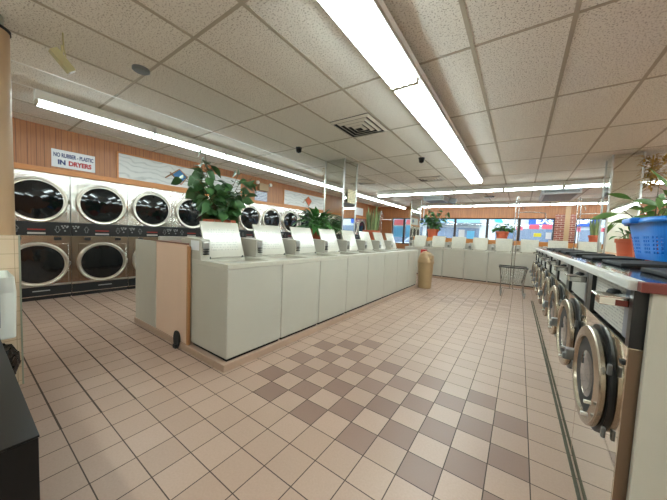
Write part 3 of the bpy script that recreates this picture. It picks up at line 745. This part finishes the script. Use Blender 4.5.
q = MB(); q.box(-.13, .13, -.08, .08, -.26, -.06); q.build('housing', 'metgrey', o, .01).rotation_euler = (0, .3, .3)
q = MB(); q.tube([(0, 0, 0), (0, 0, -.1)], .012, 6); q.build('bracket', 'metgrey', o)

# ------------------------------------------------------------------ trash bin, red box
o = thing('trash_bin', 'tan round trash bin with domed top at the far end of the washer island', 'trash bin', (-1.985, 7.10, 0))
q = MB(); q.lathe([(.155, 0), (.165, .02), (.19, .62), (.195, .66)], 32); q.build('bin', 'tan', o)
q = MB(); q.lathe([(.205, .655), (.21, .675), (.205, .70), (.195, .74), (.185, .80), (.15, .89), (.09, .945), (0, .965)], 32); q = q.build('dome_top', 'tan', o)
B(.09, .20, -.14, .0, .74, .87).build('flap', 'tan', q, .02)
tag(B(-2.235, -2.10, 7.42, 7.6, 0, .985).build('red_box', 'redp', None, .01), 'red upright box standing behind the tan trash bin', 'box')

# ------------------------------------------------------------------ laundry carts
def make_cart():
    o = thing('laundry_cart', 'x', 'laundry cart')
    b = MB(); a0, b0, z0, a1, b1, z1 = .19, .19, .33, .28, .24, .70
    for i in range(6):
        t = i/5; a, bb, z = a0+(a1-a0)*t, b0+(b1-b0)*t, z0+(z1-z0)*t
        b.tube([(-a, -bb, z), (a, -bb, z), (a, bb, z), (-a, bb, z)], .003, 5, 0, True)
    for i in range(13):
        t = -1+2*i/12
        for s in (-1, 1):
            b.tube([(a0*t, s*b0, z0), (a1*t, s*b1, z1)], .0025, 4); b.tube([(s*a0, b0*t, z0), (s*a1, b1*t, z1)], .0025, 4)
            b.tube([(a0*t, -b0, z0), (a0*t, b0, z0)], .0025, 4)
    b.build('basket', 'wire', o)
    r_ = MB(); r_.tube([(-a1, -b1, z1), (a1, -b1, z1), (a1, b1, z1), (-a1, b1, z1)], .014, 8, 0, True); r_.build('rim', 'black', o)
    for sx_ in (-1, 1):
        for sy_ in (-1, 1):
            l = MB(); l.tube([(sx_*a1*.9, sy_*b1*.9, z1-.05), (sx_*.22, sy_*.2, .30), (sx_*.23, sy_*.21, .12)], .011, 6); l = l.build('leg', 'wire', o)
            c_ = MB(); c_.lathe([(.02, -.014), (.05, -.012), (.052, 0), (.05, .012), (.02, .014)], 18, (sx_*.23+.02, sy_*.21, .052), 'x'); c_.box(sx_*.23-.004, sx_*.23+.044, sy_*.21-.012, sy_*.21+.012, .06, .13); c_.build('caster', 'caster', l)
    p_ = MB()
    for dx in (-.03, .03): p_.tube([(dx, .22, .14), (dx, .22, 2.2), (dx*.6, .22, 2.36), (0, .22, 2.41)], .009, 6)
    p_.tube([(-.23, .2, .14), (.23, .2, .14)], .009, 6); p_.build('pole', 'wire', o)
    h_ = MB(); h_.tube([(0, .22, 2.02), (.30, .22, 2.03), (.55, .22, 2.0), (.56, .22, 1.78)], .010, 6); h_.tube([(0, .22, 2.36), (.1, .22, 2.2), (.12, .22, 2.1)], .007, 6); h_.build('hanging_bar', 'wire', o)
    return o
CP = make_cart()
for i, (x, y, rz, lb) in enumerate(((-.1, 7.72, .05, 'wire laundry cart with tall hanging pole on the open tiles before the far washers'),
        (1.1, 8.25, .1, 'wire laundry cart with tall pole beyond the end of the front-load washers'),
        (1.85, 8.3, -.15, 'wire laundry cart with tall pole, rightmost of those beyond the front-load row'),
        (-5.0, 10.6, .3, 'wire laundry cart with hanging frame in the dryer aisle'))):
    o = CP if i == 0 else dup(CP); o.location = (x, y, 0); o.rotation_euler = (0, 0, rz); tag(o, lb, 'laundry cart', 'laundry carts')

# ------------------------------------------------------------------ blue basket
def basket():
    o = thing('laundry_basket', 'bright blue perforated plastic laundry basket on the front-load washers', 'laundry basket', (.94, 2.9, 1.222), 0)
    a0, b0, a1, b1, h = .19, .275, .24, .33, .285
    def pt(t, z):
        k = z/h; a = a0+(a1-a0)*k; b = b0+(b1-b0)*k; e = .38
        ct, st = math.cos(t), math.sin(t)
        return (math.copysign(abs(ct)**e, ct)*a, math.copysign(abs(st)**e, st)*b, z)
    # arc-length samples
    N = 480; ts = []; acc = [0]; prev = pt(0, h)
    for i in range(1, N+1):
        p = pt(2*PI*i/N, h); acc.append(acc[-1]+math.dist(p, prev)); prev = p
    K = 116
    for j in range(K):
        s = acc[-1]*j/K; i = max(q for q in range(N+1) if acc[q] <= s); ts.append(2*PI*(i+(s-acc[i])/max(1e-9, acc[min(i+1, N)]-acc[i]))/N)
    zs = [0, .02, .045]
    for k in range(5): zs += [.045+.026*k+.016, .045+.026*(k+1)]
    zs += [.21, h]
    m = MB(); vs = [pt(t, z) for z in zs for t in ts]; fs = []
    for i in range(len(zs)-1):
        for j in range(K):
            hole = 2 <= i <= 11 and i % 2 == 0 and j % 2 == 0 and (j//2) % 5 != 4
            if not hole: fs.append((i*K+j, i*K+(j+1) % K, (i+1)*K+(j+1) % K, (i+1)*K+j))
    fs.append(tuple(range(K))[::-1]); m.add(vs, fs); m.build('tub', 'blue', o, 0, 2, None, .004)
    q = MB()
    pr = [(1.0, 0), (1.06, .004), (1.085, -.012), (1.085, -.03)]
    vs = []
    for (s, dz) in pr:
        for t in ts:
            x, y, z = pt(t, h); vs.append((x*s, y*s, z+dz))
    q.add(vs, [(i*K+j, i*K+(j+1) % K, (i+1)*K+(j+1) % K, (i+1)*K+j) for i in range(3) for j in range(K)], 0, True); q.build('rim', 'blue', o, 0, 2, None, .005)
    for s in (-1, 1):
        B(min(s*.245, s*.305), max(s*.245, s*.305), -.10, .10, h-.03, h+.012).build('handle', 'blue', o, .012)
basket()

# ------------------------------------------------------------------ left foreground
o = thing('utility_sink', 'white plastic utility sink against the tiled half wall', 'sink', (-2.95, 0, 0))
q = MB(); q.add([(-.2, -.40, .93), (.2, -.40, .93), (.2, .235, .93), (-.2, .235, .93), (-.17, -.36, .82), (.17, -.36, .82), (.17, .245, .82), (-.17, .245, .82), (-.15, -.34, .50), (.15, -.34, .50), (.15, .24, .50), (-.15, .24, .50)],
    [(0, 4, 5, 1), (1, 5, 6, 2), (2, 6, 7, 3), (3, 7, 4, 0), (4, 8, 9, 5), (5, 9, 10, 6), (6, 10, 11, 7), (7, 11, 8, 4), (8, 11, 10, 9)]); q.build('tub', 'sink', o, .012)
for x in (-.12, .12):
    for y in (-.32, -.2): B(x-.015, x+.015, y-.015, y+.015, 0, .50).build('leg', 'sink', o)
q = MB(); q.box(.206, .216, -.1, .17, .60, .945); q.box(.185, .206, -.1, .17, .936, .945)
tag(q.build('towel', 'towel', None, .006, 2, (-2.95, 0, 0)), 'grey towel hung over the edge of the white sink', 'towel')
o = thing('waste_bin', 'brown bin lined with a black plastic bag below the white sink', 'waste bin', (-2.80, .085, 0))
q = MB(); q.lathe([(.10, 0), (.125, .36)], 20); q.build('bin', 'redbrown', o)
q = MB(); q.lathe([(.125, .22), (.145, .26), (.165, .33), (.16, .40), (.13, .45), (.10, .44), (.09, .3)], 28)
for i, v in enumerate(q.v):
    k = 1+.07*math.sin(i*2.1)+random.uniform(-.03, .03); q.v[i] = (v[0]*k, v[1]*k, v[2]+random.uniform(-.006, .006))
q.build('bag', 'bag', o)
o = thing('black_cabinet', 'low glossy black cabinet at the bottom left foreground', 'cabinet', (0, 0, 0))
B(-2.6, -1.252, -.62, .148, 0, .598).build('body', 'blackcab', o, .002)
B(-2.6, -1.25, -.62, .15, .601, .608).build('top', 'blackcab', o, .001)

# ------------------------------------------------------------------ outside
g_ = B(-40, 40, YF+.2, 70, -.2, -.12); structure(g_, 'ground_outside', 'asphalt')
structure(B(-40, 40, YF+.2, YF+3, -.12, -.05), 'sidewalk', 'side')
YS = 30
o = thing('shop_building', 'pale blue row of shops across the street seen through the windows', 'building', (0, 0, 0))
B(-40, 40, YS, YS+8, -.12, 6.5).build('wall', 'bwall', o)
for i in range(11):
    x = -32+6*i
    B(x, x+4.6, YS-.06, YS, .3, 2.5).build('shop_window', 'shopdark', o)
B(-30, -3.2, YS-.9, YS-.05, 2.75, 2.95).build('awning', 'metgrey', o); B(-30, -3.4, YS-.3, YS-.05, 2.95, 3.5).build('fascia', 'pfascia', o)
B(.5, 12, YS-.35, YS-.05, 2.8, 3.6).build('fascia', 'fascia', o)
text('EXC', .66, 'lettw', 'lettering', o, (1.7, YS-.40, 3.2), (PI/2, 0, 0), .03, 1.1, .02)
text('IGI', .66, 'lettw', 'lettering', o, (4.15, YS-.40, 3.25), (PI/2, 0, 0), .03, 1.1, .02)
q = MB(); q.lathe([(.0, -.05), (.38, -.04), (.42, 0), (.38, .04), (0, .05)], 24, (-1.7, YS-.7, 3.22), 'z', 0, 1, .55, None, Matrix.Rotation(PI/2, 4, 'X')); s = q.build('oval_sign', 'cyan', o)
q = MB(); q.tube([(-1.7, YS-.65, 3.22), (-1.7, YS, 3.22)], .05, 6); q.build('arm', 'metgrey', s)
PL = ['small pink sign on the window above the far counter, left of the wider pink sign', 'wide pink sign in the middle of the window left of the brick pier', 'pink sign on the window nearest the left side of the brick pier',
      'narrow pink sign on the window right of the brick pier', 'yellow sign low on the window left of the brick pier', 'white sheet low on the window beside the brick pier',
      'red poster at the top of the leftmost shop window', 'blue poster low on the leftmost shop window', 'blue poster low on the second shop window from left', 'red poster at the top of the second shop window from left',
      'white sheet low on the window between the two far potted plants', 'blue sheet low on the window between the two far potted plants']
for i, (x0, x1, z0, z1, m_) in enumerate(((-.18, .05, 1.79, 1.93, 'pinks'), (.25, .58, 1.84, 2.02, 'pinks'), (.66, .98, 1.85, 2.03, 'pinks'), (1.70, 1.80, 1.78, 1.96, 'pinks'), (.42, .66, 1.54, 1.68, 'yellow'), (.80, .97, 1.46, 1.72, 'signw'),
        (-5.5, -5.0, 1.9, 2.2, 'posterr'), (-5.5, -5.0, 1.3, 1.85, 'posterb'), (-4.85, -4.4, 1.3, 1.9, 'posterb'), (-4.85, -4.4, 1.95, 2.2, 'posterr'), (-2.35, -2.1, 1.3, 1.75, 'signw'), (-2.0, -1.7, 1.35, 1.7, 'posterb'))):
    tag(B(x0, x1, YF+.07, YF+.078, z0, z1).build('window_poster', m_), PL[i], 'poster', 'posters on the shop windows')
def make_car(m):
    o = thing('car', 'x', 'car')
    b = MB(); prof = [(-2.1, .35), (-2.15, .75), (-1.95, .9), (-1.1, .95), (-.6, 1.4), (.7, 1.42), (1.3, .98), (2.05, .9), (2.15, .6), (2.1, .35)]
    vs = [(x, y, z) for y in (-.85, .85) for x, z in prof]; n = len(prof)
    b.add(vs, [tuple(range(n)), tuple(range(2*n-1, n-1, -1))]+[(i, i+n, (i+1) % n+n, (i+1) % n) for i in range(n)]); b.build('body', m, o, .05)
    w_ = MB(); w_.add([(-1.0, -.86, .97), (-.6, -.86, 1.33), (.65, -.86, 1.34), (1.15, -.86, .98)], [(0, 1, 2, 3)]); w_.build('side_window', 'shopdark', o)
    for x in (-1.35, 1.35):
        for y in (-.8, .8):
            q = MB(); q.lathe([(.0, -.1), (.33, -.1), (.33, .1), (0, .1)], 18, (x, y, .33), 'z', 0, 1, 1, None, Matrix.Rotation(PI/2, 4, 'X')); q.build('wheel', 'rubber', o)
    return o
for x, y, m_, lb in ((-7.5, 24, 'carw', 'white car parked across the street, leftmost of the parked cars'), (-2.6, 23, 'carb', 'dark blue car parked across the street'), (2.6, 24, 'card', 'black car parked across the street behind the brick pier'), (-13, 25, 'carb', 'blue car parked far left across the street')):
    o = make_car(m_); o.location = (x, y, -.12); tag(o, lb, 'car', 'parked cars')
